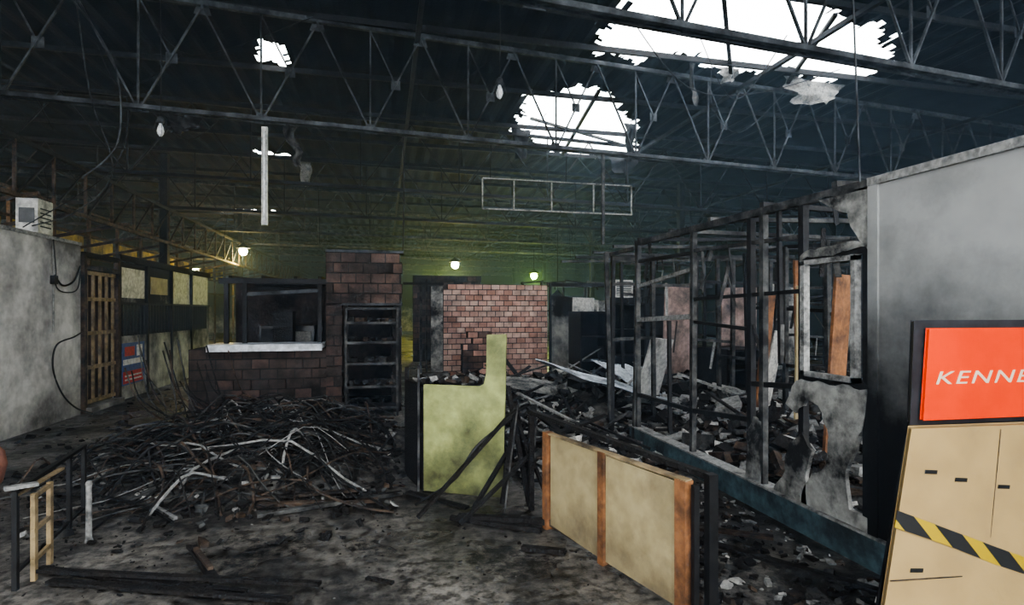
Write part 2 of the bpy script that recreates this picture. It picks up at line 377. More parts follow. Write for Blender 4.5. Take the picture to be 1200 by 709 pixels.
# ---------------------------------------------------------------- kiosk
K=empty("market_kiosk");Y=8.87
b=MB();bricks(b,(-2.74,Y),(1,0),1.9,0,1.05,.14,['brickd2','brickd','brickd2'],'mortard',.24,.15)
bricks(b,(-.86,Y),(1,0),.25,0,1.7,.14,['brickd','brickd2'],'mortard',.24,.15)
bricks(b,(-.86,Y),(1,0),1.14,1.72,2.5,.14,['brickd','brickd','brickd','brickd2'],'mortard',.22,.155)
bricks(b,(.2,Y+.2),(0,1),1.9,0,2.4,.14,['brickd2'],'mortard',.24,.15)
bricks(b,(-2.68,Y+.2),(0,1),1.9,0,1.05,.14,['brickd2'],'mortard',.24,.15)
b.obj("brickwork",K)
b=MB();b.box(-2.42,-.88,8.5,9.15,1.06,1.13,'tile');b.box(-2.42,-.88,8.49,8.5,1.03,1.12,'tile')
b.obj("counter_slab",K,bevel=.008)
b=MB()
for x in (-2.25,-2.0,-.95): b.beam((x,Y,1.1),(x,Y,2.08),.06,.06,'dsteel')
b.beam((-2.35,Y,2.05),(-.85,Y,2.05),.08,.08,'dsteel');b.beam((-2.25,Y+1.9,2.1),(-.85,Y+1.9,2.1),.08,.08,'char')
for x in (-2.2,-1.75,-1.3,-.95): b.beam((x,Y,2.1),(x,Y+1.9,2.15),.05,.06,'char')
b.beam((-2.05,Y,1.85),(-.95,Y,1.92),.03,.05,'steel')
b.box(-2.6,.2,10.85,10.95,0,2.2,'brickd2')
b.box(-2.3,-.9,9.9,9.95,1.95,2.0,'dsteel')
b.box(-2.1,-1.2,10.3,10.8,.0,1.35,'glassd');b.box(-2.05,-1.7,10.25,10.3,1.0,1.3,'steel');b.box(-1.6,-1.25,10.25,10.3,1.0,1.25,'ash')
b.box(-1.75,-1.45,9.6,9.9,1.35,1.6,'dsteel');b.box(-1.75,-1.45,9.6,9.9,0,1.35,'char')
b.obj("frame_and_fittings",K)
b=MB();b.box(-.86,.3,Y-.1,Y+.15,2.5,2.54,'steel');b.beam((-.62,Y-.05,1.71),(.28,Y-.05,1.71),.1,.04,'steel');b.obj("lintel",K)
b=MB()
for x in (-.56,.2):
    for y in (8.72,9.1): b.beam((x,y,0),(x,y,1.66),.035,.035,'gsteel')
for z in (.12,.45,.8,1.12,1.42,1.64):
    b.box(-.57,.21,8.71,9.11,z,z+.02,'dsteel'); b.box(-.57,.21,8.70,8.715,z-.015,z+.025,'gsteel')
for i in range(60):
    z=R.choice([.14,.47,.82,1.14,1.44]);s=R.uniform(.03,.09)
    b.obox((R.uniform(-.5,.14),R.uniform(8.78,9.05),z+s/2),(R.uniform(.04,.16),.08,s),(0,0,R.uniform(-.4,.4)),R.choice(['char','char','gsteel','dsteel','brown']),.2)
b.obj("metal_shelf_unit")

# ---------------------------------------------------------------- yellow-green counter
K=empty("counter_cabinet")
A=Vector((.345,4.95,0));B=Vector((1.0,4.66,0));d=(B-A).normalized()
def F(s,z,o=0):
    p=A+d*s+Vector((d.y,-d.x,0))*o; return (p.x,p.y,z)
Ln=(B-A).length
b=MB()
b.prism([F(0,.02),F(Ln*.97,0.0),F(Ln+.0,.3),F(Ln+.02,1.4),F(Ln*.8,1.395),F(Ln*.79,1.06),F(Ln*.76,.97),F(Ln*.70,.945),F(0,.95)],(d.y*-.03,d.x*.03,0),'green')
b.obj("front_panel",K,bevel=.004)
b=MB()
b.prism([(.2,5.56,0),(.335,4.97,0),(.335,4.97,.93),(.2,5.56,.93)],(.03,.005,0),'char')
b.prism([(.335,4.97,.9),(.95,4.72,.9),(1.05,5.45,.9),(.2,5.6,.9)],(0,0,.03),'gsteel')
b.beam((1.02,5.45,0),(1.02,5.45,1.3),.04,.04,'char');b.beam((.22,5.58,0),(.22,5.58,1.05),.04,.04,'char')
b.beam((.3,5.0,.0),(.3,5.0,1.12),.02,.02,'gsteel');b.box(.3,.95,5.4,5.44,.1,.9,'char')
b.prism([(1.0,4.68,0),(1.06,5.4,0),(1.06,5.4,1.3),(1.0,4.68,1.38)],(.02,0,0),'char')
b.box(.35,.6,5.2,5.35,.93,1.02,'gsteel')
for i in range(90):
    b.obox((.3+.62*R.random(),5.0+.45*R.random(),.945+R.uniform(0,.05)),(R.uniform(.02,.1),R.uniform(.02,.08),R.uniform(.01,.05)),(R.uniform(-.4,.4),R.uniform(-.4,.4),R.uniform(0,3)),R.choice(['char','brown','char','ash','gsteel']),.3)
b.obj("carcass",K)
b=MB()
for (p,q,w) in [((.25,4.3,.02),(1.08,4.55,.78),.04),((.95,4.45,.02),(1.1,4.6,.82),.05),((1.15,4.35,.02),(1.05,4.72,.95),.04),((1.3,4.9,.02),(1.12,4.7,.75),.05),
                ((.55,4.1,.02),(1.25,4.5,.45),.035),((1.3,4.2,.02),(1.1,4.66,.7),.03),((.7,4.4,.02),(1.2,4.75,.6),.04)]:
    b.beam(p,q,w,.02,'char')
b.tube(spline([(.25,4.6,.02),(.55,4.45,.25),(.75,4.5,.5),(1.1,4.6,.72)]),.012,'black')
b.beam((.92,4.25,.02),(1.12,4.6,.85),.012,.012,'gsteel')
b.obj("charred_planks")

# ---------------------------------------------------------------- low fence with cream panels
K=empty("panel_fence")
def G(s,z,o=0):
    P0=Vector((1.16,3.95,0));P1=Vector((1.54,2.62,0));u=P1-P0;dd=u.normalized()
    p=P0+u*s+Vector((-dd.y,dd.x,0))*o;return (p.x,p.y,z)
b=MB();off=Vector(G(0,0,.03))-Vector(G(0,0,0))
b.prism([G(.06,.05),G(.47,.03),G(.47,.69),G(.06,.69)],off,'cream')
b.prism([G(.52,.03),G(.95,.03),G(.95,.69),G(.52,.69)],off,'cream')
b.obj("panels",K,bevel=.004)
b=MB()
for s,w in ((0.02,.05),(.495,.05),(.98,.065)):
    b.prism([G(s-w/2.6,0,-.02),G(s+w/2.6,0,-.02),G(s+w/2.6,.71,-.02),G(s-w/2.6,.71,-.02)],off*2,'wood')
b.beam(G(-.02,.70,.02),G(1.0,.71,.02),.05,.016,'ply')
b.beam(G(0.03,.05,.02),G(.95,.05,.02),.03,.05,'brown')
b.obj("timber_frame",K,bevel=.003)
b=MB();b.beam(G(-.28,.79,.1),G(1.05,.74,.1),.045,.03,'char');b.beam(G(1.06,0,.09),G(1.06,.76,.09),.05,.05,'black');b.beam(G(1.03,0,.02),G(1.03,.7,.02),.03,.03,'black')
b.beam(G(-.26,0,.1),G(-.26,.79,.1),.04,.04,'char')
b.obj("black_rail",K)

# ---------------------------------------------------------------- left railing
K=empty("metal_railing")
b=MB();p0=Vector((-2.06,3.74,0));p1=Vector((-2.24,4.89,0))
def H(s,z,o=0):
    p=p0+(p1-p0)*s;return (p.x+o,p.y,z)
b.beam(H(-.0,.57),H(1,.57),.03,.022,'black');b.beam(H(0,.1),H(1,.1),.02,.02,'black')
for s in (0,.42,.72,.98): b.beam(H(s,0),H(s,.57),.026,.026,'black')
b.obj("rail",K)
b=MB()
for s in (.1,.3): b.beam(H(s,0,.05),H(s,.52,.05),.025,.03,'ply')
for z in (.12,.3,.5): b.beam(H(.08,z,.05),H(.32,z,.05),.02,.025,'ply')
b.beam(H(0,.545,.0),H(.5,.545,.04),.03,.015,'ply')
b.beam(H(-.03,.595,-.04),H(.05,.59,.09),.05,.02,'ash')
b.obj("timber_slats",K)
b=MB();b.lathe((-2.0,4.42,0),[(.03,0),(.02,.03),(.018,.38),(.022,.4),(.016,.42)],'ash');b.obj("marker_stake")
b=MB();b.lathe((-3.46,5.85,0),[(.08,0),(.13,.08),(.16,.22),(.14,.34),(.09,.41),(.08,.44),(.1,.48),(.08,.49)],'skin');b.obj("clay_jar",smooth=True)

# ---------------------------------------------------------------- right partition
K=empty("wall_partition");XR=2.95
b=MB();b.box(XR,XR+.07,-.5,2.87,0,2.40,'rwall');b.box(XR-.02,XR+.09,-.5,2.87,2.38,2.43,'ash')
b.box(XR-.015,XR+.0,2.80,2.87,0,2.39,'rwall')
b.obj("panel_wall",K)
b=MB()
def bar(y0,z0,y1,z1,w=.045,k='dsteel',x=XR+.03): b.beam((x,y0,z0),(x,y1,z1),w,w,k)
bar(2.87,2.4,6.2,2.42,.06,'gsteel')
for y,kk in ((2.9,'dsteel'),(3.46,'dsteel'),(3.9,'gsteel'),(4.05,'dsteel'),(4.95,'gsteel'),(6.16,'gsteel')): bar(y,0,y+R.uniform(-.02,.02),2.4,.05,kk)
bar(5.4,.3,5.42,1.5,.035);bar(3.7,1.2,3.72,2.4,.03)
bar(2.9,1.99,3.46,1.97);bar(2.9,1.12,3.46,1.12);bar(4.05,1.45,4.95,1.5,.03);bar(4.95,1.55,6.16,1.5,.05,'ash')
bar(4.95,2.02,6.16,1.9,.04,'ash');bar(4.95,2.18,6.16,2.2,.035);bar(4.95,.62,6.16,.6,.04);bar(3.46,1.05,4.05,1.0,.04);bar(4.05,.7,4.95,.62,.04)
bar(3.46,2.15,4.95,2.2,.03,'gsteel');bar(3.46,1.75,4.95,1.72,.03)
# burnt strips hanging off the rails
for i in range(26):
    y=R.uniform(2.95,6.1);z=R.choice([2.4,2.18,1.99,1.5]);l=R.uniform(.06,.35)
    b.beam((XR+.03,y,z),(XR+R.uniform(-.02,.1),y+R.uniform(-.08,.08),z-l),R.uniform(.01,.04),.006,R.choice(['char','gsteel','dsteel']))
b.obj("burnt_studs",K)
b=MB()
for (y0,y1) in ((2.95,2.985),(3.39,3.43)): b.box(XR-.03,XR+.02,y0,y1,1.14,1.96,'ash')
b.box(XR-.03,XR+.02,2.95,3.43,1.14,1.175,'ash');b.box(XR-.03,XR+.02,2.95,3.43,1.93,1.965,'ash')
b.obj("window_1",K)
def remains(name,poly,th=.03,x=XR):
    n=[]
    for i in range(len(poly)):
        a=Vector(poly[i]);c=Vector(poly[(i+1)%len(poly)])
        seg=max(2,int((c-a).length/.05))
        for t in range(seg):
            q=a+(c-a)*t/seg;n.append((x,q.x+.03*nz(q.x,q.y,9),q.y+.03*nz(q.x,q.y,9,4)))
    b=MB();b.prism(n,(th,0,0),'pb');b.obj(name,K)
remains("plasterboard_1",[(2.88,1.12),(3.5,1.10),(3.62,.9),(3.5,.85),(3.42,.98),(3.3,.95),(3.2,.8),(3.22,.55),(3.35,.45),(3.42,.35),(3.45,.2),(2.88,.18),(2.88,.3),(3.02,.32),(3.06,.5),(2.98,.7),(2.92,.9)])
remains("plasterboard_2",[(3.38,.2),(3.75,.2),(3.62,.4),(3.58,.6),(3.45,.72),(3.36,.6),(3.42,.42)])
remains("plasterboard_3",[(3.9,.2),(4.1,.2),(4.06,.6),(4.0,.75),(3.88,.72),(3.92,.5)])
remains("plasterboard_4",[(2.88,2.38),(3.3,2.38),(3.2,2.31),(3.05,2.24),(2.95,2.05),(2.88,1.98)])
remains("plasterboard_5",[(2.88,2.0),(3.48,1.97),(3.48,2.01),(3.0,2.06)],.04)
b=MB();b.box(XR-.02,XR+.1,2.4,6.3,0,.2,'blue');b.box(XR-.03,XR+.11,2.4,6.3,.2,.215,'ash');b.obj("blue_kerb",K)

def frame(name,p,q,h,studs,rails,k='dsteel',w=.05,drop=.15):
    b=MB();p=Vector((*p,0));q=Vector((*q,0))
    for i in range(studs+1):
        c=p+(q-p)*i/studs
        b.beam(c,c+Vector((R.uniform(-.06,.06),R.uniform(-.06,.06),h)),w,w,R.choice([k,k,'gsteel']))
    for z in rails:
        for i in range(studs):
            if R.random()<drop: continue
            c=p+(q-p)*i/studs;e2=p+(q-p)*(i+1)/studs
            b.beam(c+Vector((0,0,z+R.uniform(-.06,.06))),e2+Vector((0,0,z+R.uniform(-.06,.06))),w*.8,w*.8,R.choice([k,'gsteel']))
            if R.random()<.5:
                m_=c.lerp(e2,R.random());b.beam(m_+Vector((0,0,z)),m_+Vector((R.uniform(-.1,.1),R.uniform(-.1,.1),z-R.uniform(.1,.5))),R.uniform(.01,.06),.006,R.choice(['char','gsteel','ash']))
    return b
for i,(p,q,h,s,r) in enumerate([((4.9,3.2),(4.9,7.4),2.4,6,(2.4,1.6,.9)),((3.0,7.0),(7.5,7.3),2.35,7,(2.35,2.0,1.2)),
      ((6.6,3.5),(6.8,10),2.5,9,(2.5,1.7,.9)),((4.3,9.5),(9.5,9.8),2.5,9,(2.5,1.9,1.1,.5)),((8.9,4.0),(8.9,12),2.6,10,(2.6,1.8,1.0)),
      ((3.6,14.5),(10,15),2.4,10,(2.4,1.6,.9)),((2.95,6.2),(2.98,7.0),2.4,1,(2.4,))]):
    b=frame("",p,q,h,s,r)
    b.obj("burnt_stall_frame")
b=MB()
for y in np.arange(3.2,9.5,.75): b.beam((3.0,y,2.47),(7.0,y+R.uniform(-.2,.2),2.5+R.uniform(-.1,.1)),.05,.04,R.choice(['dsteel','gsteel']))
b.obj("ceiling_battens")
def board(name,c,size,rot,k):
    b=MB();b.obox(c,size,rot,k);b.obj(name,bevel=.004)
board("wooden_board",(4.2,4.45,1.0),(.27,.03,1.9),(.05,.03,.3),'wood')
board("wooden_board",(4.35,5.7,.95),(.16,.03,1.75),(.08,.05,.3),'wood')
board("wooden_board",(4.75,5.6,1.15),(.10,.03,2.1),(.02,-.05,.2),'wood')
board("white_board",(4.1,5.3,.72),(.16,.02,1.35),(.12,.14,.3),'white')
board("white_board",(3.97,4.65,1.2),(.16,.02,1.3),(.02,.0,.3),'cream')
board("white_board",(3.9,7.6,.62),(.5,.03,1.2),(.25,.1,.4),'plast')
board("white_board",(6.0,5.6,1.0),(.5,.02,1.6),(.05,.03,.9),'cream')
board("white_board",(6.3,6.6,1.3),(.9,.02,.9),(.05,.03,.5),'pb')
board("pink_board",(5.3,9.3,1.1),(.7,.03,1.9),(.03,.02,.2),'pink')
board("pink_board",(6.5,9.2,1.2),(.8,.03,1.7),(.03,-.02,.1),'pink')
board("white_board",(7.9,9.6,1.2),(.9,.03,1.9),(.03,.02,.1),'pb')
board("white_board",(4.9,13.3,1.0),(.6,.03,1.9),(.02,.02,.1),'plast')
board("white_board",(7.6,5.0,1.1),(.7,.03,1.6),(.05,.05,.6),'pb')
for c,s,rz_ in [((5.6,8.2,.5),(.8,.6,1.0),.3),((7.4,6.2,.6),(.7,.6,1.2),.1),((5.9,4.2,.4),(.6,.5,.8),.5),((4.3,11.2,.8),(.7,.6,1.6),.1),((5.3,11.6,.9),(.7,.6,1.8),-.1)]:
    b=MB();w,dp,h=s
    cs,sn=math.cos(rz_),math.sin(rz_)
    def T(x,y,z): return (c[0]+x*cs-y*sn,c[1]+x*sn+y*cs,z)
    for sx in (-1,1):
        b.obox(T(sx*w/2,0,h/2),(.03,dp,h),(0,0,rz_),'char')
    for t in np.linspace(.03,h-.03,4): b.obox(T(0,0,t),(w,dp,.03),(0,0,rz_),'dsteel')
    b.obox(T(0,dp/2,h/2),(w,.02,h),(0,0,rz_),'char')
    b.obj("burnt_cabinet")

# ---------------------------------------------------------------- back shops (centre right)
K=empty("burnt_shop_front")
b=MB();b.box(4.3,5.2,14.0,14.1,0,2.0,'wall2');b.box(5.25,5.9,14.0,14.1,0,1.9,'pb');b.box(6.0,6.9,14.0,14.1,0,2.2,'dsteel')
b.box(4.2,9,13.9,14.1,2.25,2.35,'char');b.box(7.0,8.5,14.2,14.3,0,2.2,'char')
for x in (4.25,5.22,5.95,6.95,8.0): b.beam((x,13.95,0),(x,13.95,2.3),.06,.06,'dsteel')
b.obj("panels",K)
b=MB();b.box(5.0,5.5,13.7,13.9,1.35,1.9,'plast');b.box(5.05,5.22,13.69,13.7,1.5,1.8,'black');b.box(5.3,5.45,13.69,13.7,1.5,1.8,'pb')
b.box(5.05,5.3,13.68,13.9,1.0,1.3,'char');b.obj("notice_board",K)
b=MB();b.box(5.65,6.15,13.0,13.3,1.95,2.4,'plast');b.lathe((5.9,13.1,2.4),[(.02,0),(.02,.02)],'black')
for i in range(7): b.box(5.7,6.1,12.985,13.0,2.0+.055*i,2.02+.055*i,'dsteel')
b.beam((5.7,13.15,0),(5.7,13.15,1.95),.05,.05,'dsteel');b.beam((6.1,13.15,0),(6.1,13.15,1.95),.05,.05,'dsteel')
b.obj("air_conditioner",bevel=.01)
b=MB();c=Vector((4.7,11.0,.25))
for sx in (-.2,.2):
    for sy in (-.2,.2): b.tube([c+Vector((sx,sy,-.25)),c+Vector((sx*.9,sy*.9,.2))],.012,'dsteel')
    b.tube([c+Vector((sx*.9,.18,.2)),c+Vector((sx*.9,.26,.6))],.012,'dsteel')
b.obox(c+Vector((0,0,.21)),(.4,.4,.03),(0,0,0),'char');b.obox(c+Vector((0,.24,.5)),(.4,.03,.2),(-.15,0,0),'char')
b.obj("burnt_chair")

# ---------------------------------------------------------------- ash ground relief
def hgt(x,y):
    n=.5+.9*nz(x,y,.9,2)+.35*nz(x,y,2.7,5)
    h=0
    w=min(1,max(0,(x-3.1)/.5))*min(1,max(0,(y-2.6)/.6))*min(1,max(0,(12.45-y)/1.5))*min(1,max(0,(9.8-x)/1))
    h=max(h,w*.38*n)
    w=min(1,max(0,(x-1.15)/.4))*min(1,max(0,(2.85-x)/.3))*min(1,max(0,(y-4.9)/1.2))*min(1,max(0,(11.8-y)/1))
    if 3.1>x: h=max(h,w*.24*n)
    w=min(1,max(0,(x-1.6)/.4))*min(1,max(0,(y-6.6)/.8))*min(1,max(0,(12-y)/1))*min(1,max(0,(9-x)/1))
    h=max(h,w*.30*n)
    r=((x+1.15)/1.95)**2+((y-6.6)/1.65)**2
    if r<1: h=max(h,(1-r)*.33*(.55+.8*n))
    return h
b=MB()
def field(x0,x1,y0,y1,st):
    X=np.arange(x0,x1,st);Yy=np.arange(y0,y1,st);v=[];f=[];H_=[]
    for y in Yy:
        for x in X:
            h=hgt(x,y);H_.append(h)
            v.append((x+.02*nz(x,y,6),y,h-.012+ (.03*nz(x,y,7,1)+.02*nz(x,y,15,1) if h>.02 else 0)))
    n=len(X)
    for j in range(len(Yy)-1):
        for i in range(n-1):
            q=(j*n+i,j*n+i+1,(j+1)*n+i+1,(j+1)*n+i)
            if max(H_[a] for a in q)>.01: f.append(q)
    b.add(v,f,'ashg')
field(-3.3,10,2.5,13.6,.08)
b.obj("ash_heap")

def chips(b,n,reg,smin,smax,keys,lift=0,flat=.5):
    for _ in range(n):
        x,y=reg()
        s=smin+(smax-smin)*R.random()**2.2
        z=hgt(x,y)
        sz=(s,s*R.uniform(.4,1),s*R.uniform(.12,flat))
        b.obox((x,y,z+sz[2]*.4+lift*R.random()),sz,(R.uniform(-.5,.5),R.uniform(-.5,.5),R.uniform(0,6.3)),R.choice(keys),.35)
u=R.uniform
K1=['char']*7+['brown']*2+['gsteel']*2+['ash','dsteel']
KR=['char']*6+['brown']*2+['gsteel']*3+['ash']*3+['white','dsteel']
b=MB()
def ok(x,y):
    if .1<x<1.15 and 4.5<y<5.7: return False
    if XR-.1<x<XR+.15 and 2.3<y<6.4: return False
    return True
def reg(x0,x1,y0,y1):
    def f():
        while True:
            x,y=u(x0,x1),u(y0,y1)
            if ok(x,y): return x,y
    return f
chips(b,2600,reg(3.1,9,2.7,12.4),.03,.30,KR,.08)
chips(b,2200,reg(3.1,5.2,2.7,7),.02,.14,KR,.06)
chips(b,1800,reg(1.2,2.9,5,12),.02,.18,KR,.06)
chips(b,900,reg(1.6,2.85,2.2,5),.010,.07,KR,.0)
def pile():
    while True:
        a=R.gauss(-1.15,.95);c=R.gauss(6.4,.9)
        if -3.6<a<.15 and 3.9<c<8.6: return a,c
chips(b,3800,pile,.010,.09,K1,.04)
def fg():
    while True:
        x,y=u(-3.4,1.3),u(1.8,8.4)
        if ok(x,y) and R.random()<(.04+.05*max(0,y-3)+.5*max(0,nz(x,y,1.1,4)+.1)): return x,y
chips(b,3200,fg,.004,.024,['char']*6+['brown','gsteel'],0)
chips(b,250,reg(-4.4,-2.8,6,15),.02,.1,K1,0)
b.obj("rubble_debris")
b=MB()
for _ in range(460):
    x,y=R.choice([reg(3.2,8,3,12),reg(1.3,2.9,5,11.5)])()
    s=R.uniform(.02,.11);b.obox((x,y,hgt(x,y)+.05),(s,s*R.uniform(.3,.9),.004),(u(-.5,.5),u(-.5,.5),u(0,6)),R.choice(['white','ash','lblue']),.3)
for _ in range(30):
    x,y=pile();s=R.uniform(.02,.06);b.obox((x,y,hgt(x,y)+.05),(s,s*R.uniform(.3,.9),.004),(u(-.5,.5),u(-.5,.5),u(0,6)),R.choice(['white','ash']),.3)
for _ in range(14):
    b.obox((u(-2.05,-1.85),u(5.2,5.4),.03+u(0,.03)),(u(.03,.06),.03,.01),(u(-.5,.5),u(-.5,.5),u(0,6)),'white',.3)
b.obj("paper_scraps")

b=MB()
for i in range(560):
    cx=R.gauss(-1.1,.85);cy=R.gauss(6.35,.75)
    L=u(.4,2.1);a=R.gauss(math.pi*.9,.75) if R.random()<.65 else u(0,math.pi)
    bend=R.gauss(0,.6);pts=[]
    dz=R.choice([0,.03,.06,.12,.25])
    tt=u(-.05,.18);good=True
    for t in np.linspace(-.5,.5,8):
        aa=a+bend*t;x=cx+math.cos(aa)*L*t;y=cy+math.sin(aa)*L*t
        if x<-3.2 or x>.16 or y>8.45 or y<4.45: good=False
        pts.append((x,y,hgt(x,y)+.02+dz*(1-2*abs(t))+(t+.5)*tt))
    if good: b.tube(pts,u(.004,.013),R.choice(['char','char','char','char','brown','gsteel','dsteel','brown','dsteel','gsteel','ash']),5)
for i in range(18):
    x=u(-3.0,-2.0);y=u(7.2,8.3)
    b.tube(spline([(x+u(.3,1.1),y-u(.3,1.1),.2),(x+.15,y-.1,.5),(x-u(0,.1),y,u(.7,1.3))],5),u(.006,.012),R.choice(['brown','char','gsteel','char']),5)
b.obj("charred_timber_pile")
b=MB()
for i in range(170):
    x,y=R.choice([reg(3.4,7.5,3.2,11.5),reg(1.4,2.6,5.4,11)])()
    L=u(.4,1.6);a=u(0,3.14);t=u(-.12,.35);z=hgt(x,y)+.05
    b.beam((x-math.cos(a)*L/2*.8,y-math.sin(a)*L/2*.8,z),(x+math.cos(a)*L/2*.8,y+math.sin(a)*L/2*.8,z+max(0,t)*L),u(.02,.08),u(.01,.03),R.choice(['char','char','brown','dsteel','gsteel','ash']))
b.obj("fallen_battens")
b=MB()
def plank(p,q,w=.07,h=.02,k='char'):b.beam(p,q,w,h,k)
plank((-2.05,3.95,.03),(-.75,3.35,.03),.05);plank((-2.0,3.85,.06),(-.35,3.28,.07),.04);plank((-1.9,3.75,.03),(-.5,3.22,.03),.05)
plank((-1.25,4.1,.02),(-.95,3.5,.05),.05,.03);plank((-1.2,4.0,.05),(-1.0,3.6,.08),.03,.02,'brown')
plank((-1.0,4.85,.03),(-.05,4.75,.03),.05,.03,'brown');plank((-.95,4.6,.03),(.15,4.9,.03),.05,.03,'gsteel');plank((-1.1,4.95,.05),(-.2,5.0,.05),.06,.02,'brown')
plank((.55,4.2,.04),(1.25,3.9,.05),.05,.04);plank((.5,4.25,.02),(1.1,3.85,.02),.04,.03);plank((.2,4.9,.03),(.65,4.4,.03),.06,.02)
plank((-2.1,5.4,.02),(-1.55,4.7,.02),.03,.02,'ash')
plank((.9,3.6,.02),(1.15,3.45,.03),.05,.03);plank((-.1,3.4,.02),(.05,3.28,.03),.03,.015)
plank((2.0,3.6,.03),(2.7,2.5,.05),.06,.02);plank((1.8,3.9,.03),(2.6,3.3,.05),.06,.02,'brown')
b.obj("fallen_planks")
def corr(name,c,w,l,rot,k,wav=.09,amp=.018,crump=.06):
    v=[];f=[];nx_,ny_=int(w/.02),14;e=Euler(rot).to_matrix();c=Vector(c)
    for j in range(ny_+1):
        for i in range(nx_+1):
            x=-w/2+w*i/nx_;y=-l/2+l*j/ny_
            p=Vector((x,y,amp*math.sin(x*2*math.pi/wav)+crump*nz(x,y,1.5,c.x)));v.append(c+e@p)
    for j in range(ny_):
        for i in range(nx_): f.append((j*(nx_+1)+i,j*(nx_+1)+i+1,(j+1)*(nx_+1)+i+1,(j+1)*(nx_+1)+i))
    b=MB();b.add(v,f,k);b.obj(name,smooth=True)
corr("corrugated_sheet",(3.35,7.9,.52),.9,2.2,(.24,.12,.95),'lblue')
corr("corrugated_sheet",(4.3,8.9,.45),.9,1.6,(.25,.1,.3),'lblue')
corr("corrugated_sheet",(2.2,9.4,.35),.8,1.5,(.1,-.1,1.2),'pb')

# ---------------------------------------------------------------- hanging things
b=MB();x0_,x1_,z0_,z1_,yy=1.57,4.2,3.28,3.78,8.95
for z in (z0_,z1_): b.beam((x0_,yy,z),(x1_,yy,z),.03,.03,'gsteel')
for x in (x0_,2.1,2.75,3.5,x1_): b.beam((x,yy,z0_),(x,yy,z1_),.02,.02,'ash')
for x in (1.7,3.0,4.1): b.beam((x,yy,z1_),(x,yy-.05,4.32),.012,.012,'dsteel')
b.beam((1.57,yy-.02,3.28),(4.2,yy-.02,3.28),.03,.022,'ash');b.beam((1.57,yy-.02,3.78),(4.2,yy-.02,3.78),.02,.016,'ash')
b.beam((3.66,yy-.03,2.75),(3.66,yy-.03,4.3),.05,.05,'gsteel')
b.obj("hanging_metal_frame")
b=MB();b.box(-1.69,-1.61,8.44,8.49,2.82,4.22,'plast');b.tube([(-1.65,8.42,2.87),(-1.65,8.42,4.17)],.014,'bulb',8)
b.box(-1.68,-1.62,8.4,8.46,2.82,2.88,'plast');b.box(-1.68,-1.62,8.4,8.46,4.14,4.2,'plast');b.tube([(-1.65,8.46,4.2),(-1.65,8.48,4.33)],.005,'black')
b.obj("fluorescent_fixture")
def pendant(p,top,k='bulb'):
    b=MB();x,y,z=p
    b.tube([(x,y,z+.22),(x+.01,y,(z+top)/2),(x,y,top)],.006,'black',4)
    b.lathe((x,y,z),[(.015,-.02),(.035,.01),(.045,.05),(.035,.10),(.02,.14),(.02,.16)],k)
    b.lathe((x,y,z+.15),[(.03,0),(.045,.02),(.04,.08),(.015,.1)],'steel')
    for a in range(6):
        t=a*math.pi/3;b.tube([(x+.05*math.cos(t),y+.05*math.sin(t),z+.2),(x+.09*math.cos(t),y+.09*math.sin(t),z+.06),(x+.02*math.cos(t),y+.02*math.sin(t),z-.05)],.003,'steel',4)
    b.obj("pendant_bulb",smooth=True)
pendant((1.42,6.85,4.3),6.0)
pendant((-2.9,8.25,3.95),5.8)
b=MB()
b.tube([(.29,8.66,4.3),(.3,8.7,3.4),(.29,8.8,2.53)],.012,'black')
b.tube([(2.93,2.92,2.42),(2.94,3.0,4),(2.93,3.0,5.95)],.006,'steel')
b.tube(spline([(-3.6,5.9,5.95),(-3.4,6.6,5.2),(-3.1,7.0,4.7),(-3.05,7.4,4.35),(-3.1,7.5,3.6),(-3.5,7.6,3.2)]),.01,'steel')
b.tube(spline([(-3.0,6.0,5.95),(-3.3,7.0,5.1),(-3.6,8.0,4.3),(-3.4,8.1,3.4),(-3.9,8.3,2.9),(-4.6,8.7,2.75)]),.008,'steel')
b.tube(spline([(-4.6,8.5,2.7),(-3.8,9.0,3.6),(-3.3,8.4,4.3)]),.008,'dsteel')
b.tube(spline([(3.4,7.4,5.9),(4.6,7.8,5.1),(6.0,8.0,5.2),(7.8,8.2,5.85)]),.008,'dsteel')
b.tube(spline([(5.6,8.7,5.9),(5.7,8.8,5.2),(6.4,9.0,4.9),(7.5,9.2,5.8)]),.007,'steel')
for i in range(14):
    x=u(-12,10);y=8.62+SL*x+R.choice([0,4.08,8.1]);l=u(.3,1.3)
    b.tube(spline([(x,y,4.3),(x+u(-.1,.1),y,4.3-l*.5),(x+u(-.2,.2),y,4.3-l)],4),.006,'dsteel',4)
for i in range(12):
    x=u(-5,7);y=u(6,20)
    b.tube(spline([(x,y,5.9),(x+u(.3,1),y+u(-.4,.4),u(4.9,5.4)),(x+u(1.2,2.5),y+u(-.5,.5),5.85)],6),.008,'dsteel',4)
b.obj("hanging_cables")
def scrap(p,w,h,k='ash',o=1):
    v=[];f=[];n=10
    for j in range(n+1):
        for i in range(7):
            t=j/n;x=(i/6-.5)*w*(1-.5*t+.3*nz(i*.3,t*3,1,o));v.append((p[0]+x+.12*nz(t*3,0,1,o),p[1]+.18*nz(i*.5,t*3,1,o+3),p[2]-h*t))
    for j in range(n):
        for i in range(6): f.append((j*7+i,j*7+i+1,(j+1)*7+i+1,(j+1)*7+i))
    b=MB();b.add(v,f,k);b.obj("hanging_insulation_scrap",smooth=True)
scrap((7.9,8.95,5.98),1.3,.45,'ash',2);scrap((5.3,8.8,6.0),.12,.8,'gsteel',5);scrap((6.1,8.9,6),.5,.25,'ash',8)
scrap((5.6,12.0,6),.3,.9,'steel',3);scrap((6.4,14.2,6),.9,.6,'dsteel',4);scrap((3.2,13.0,6),.5,.7,'dsteel',6)
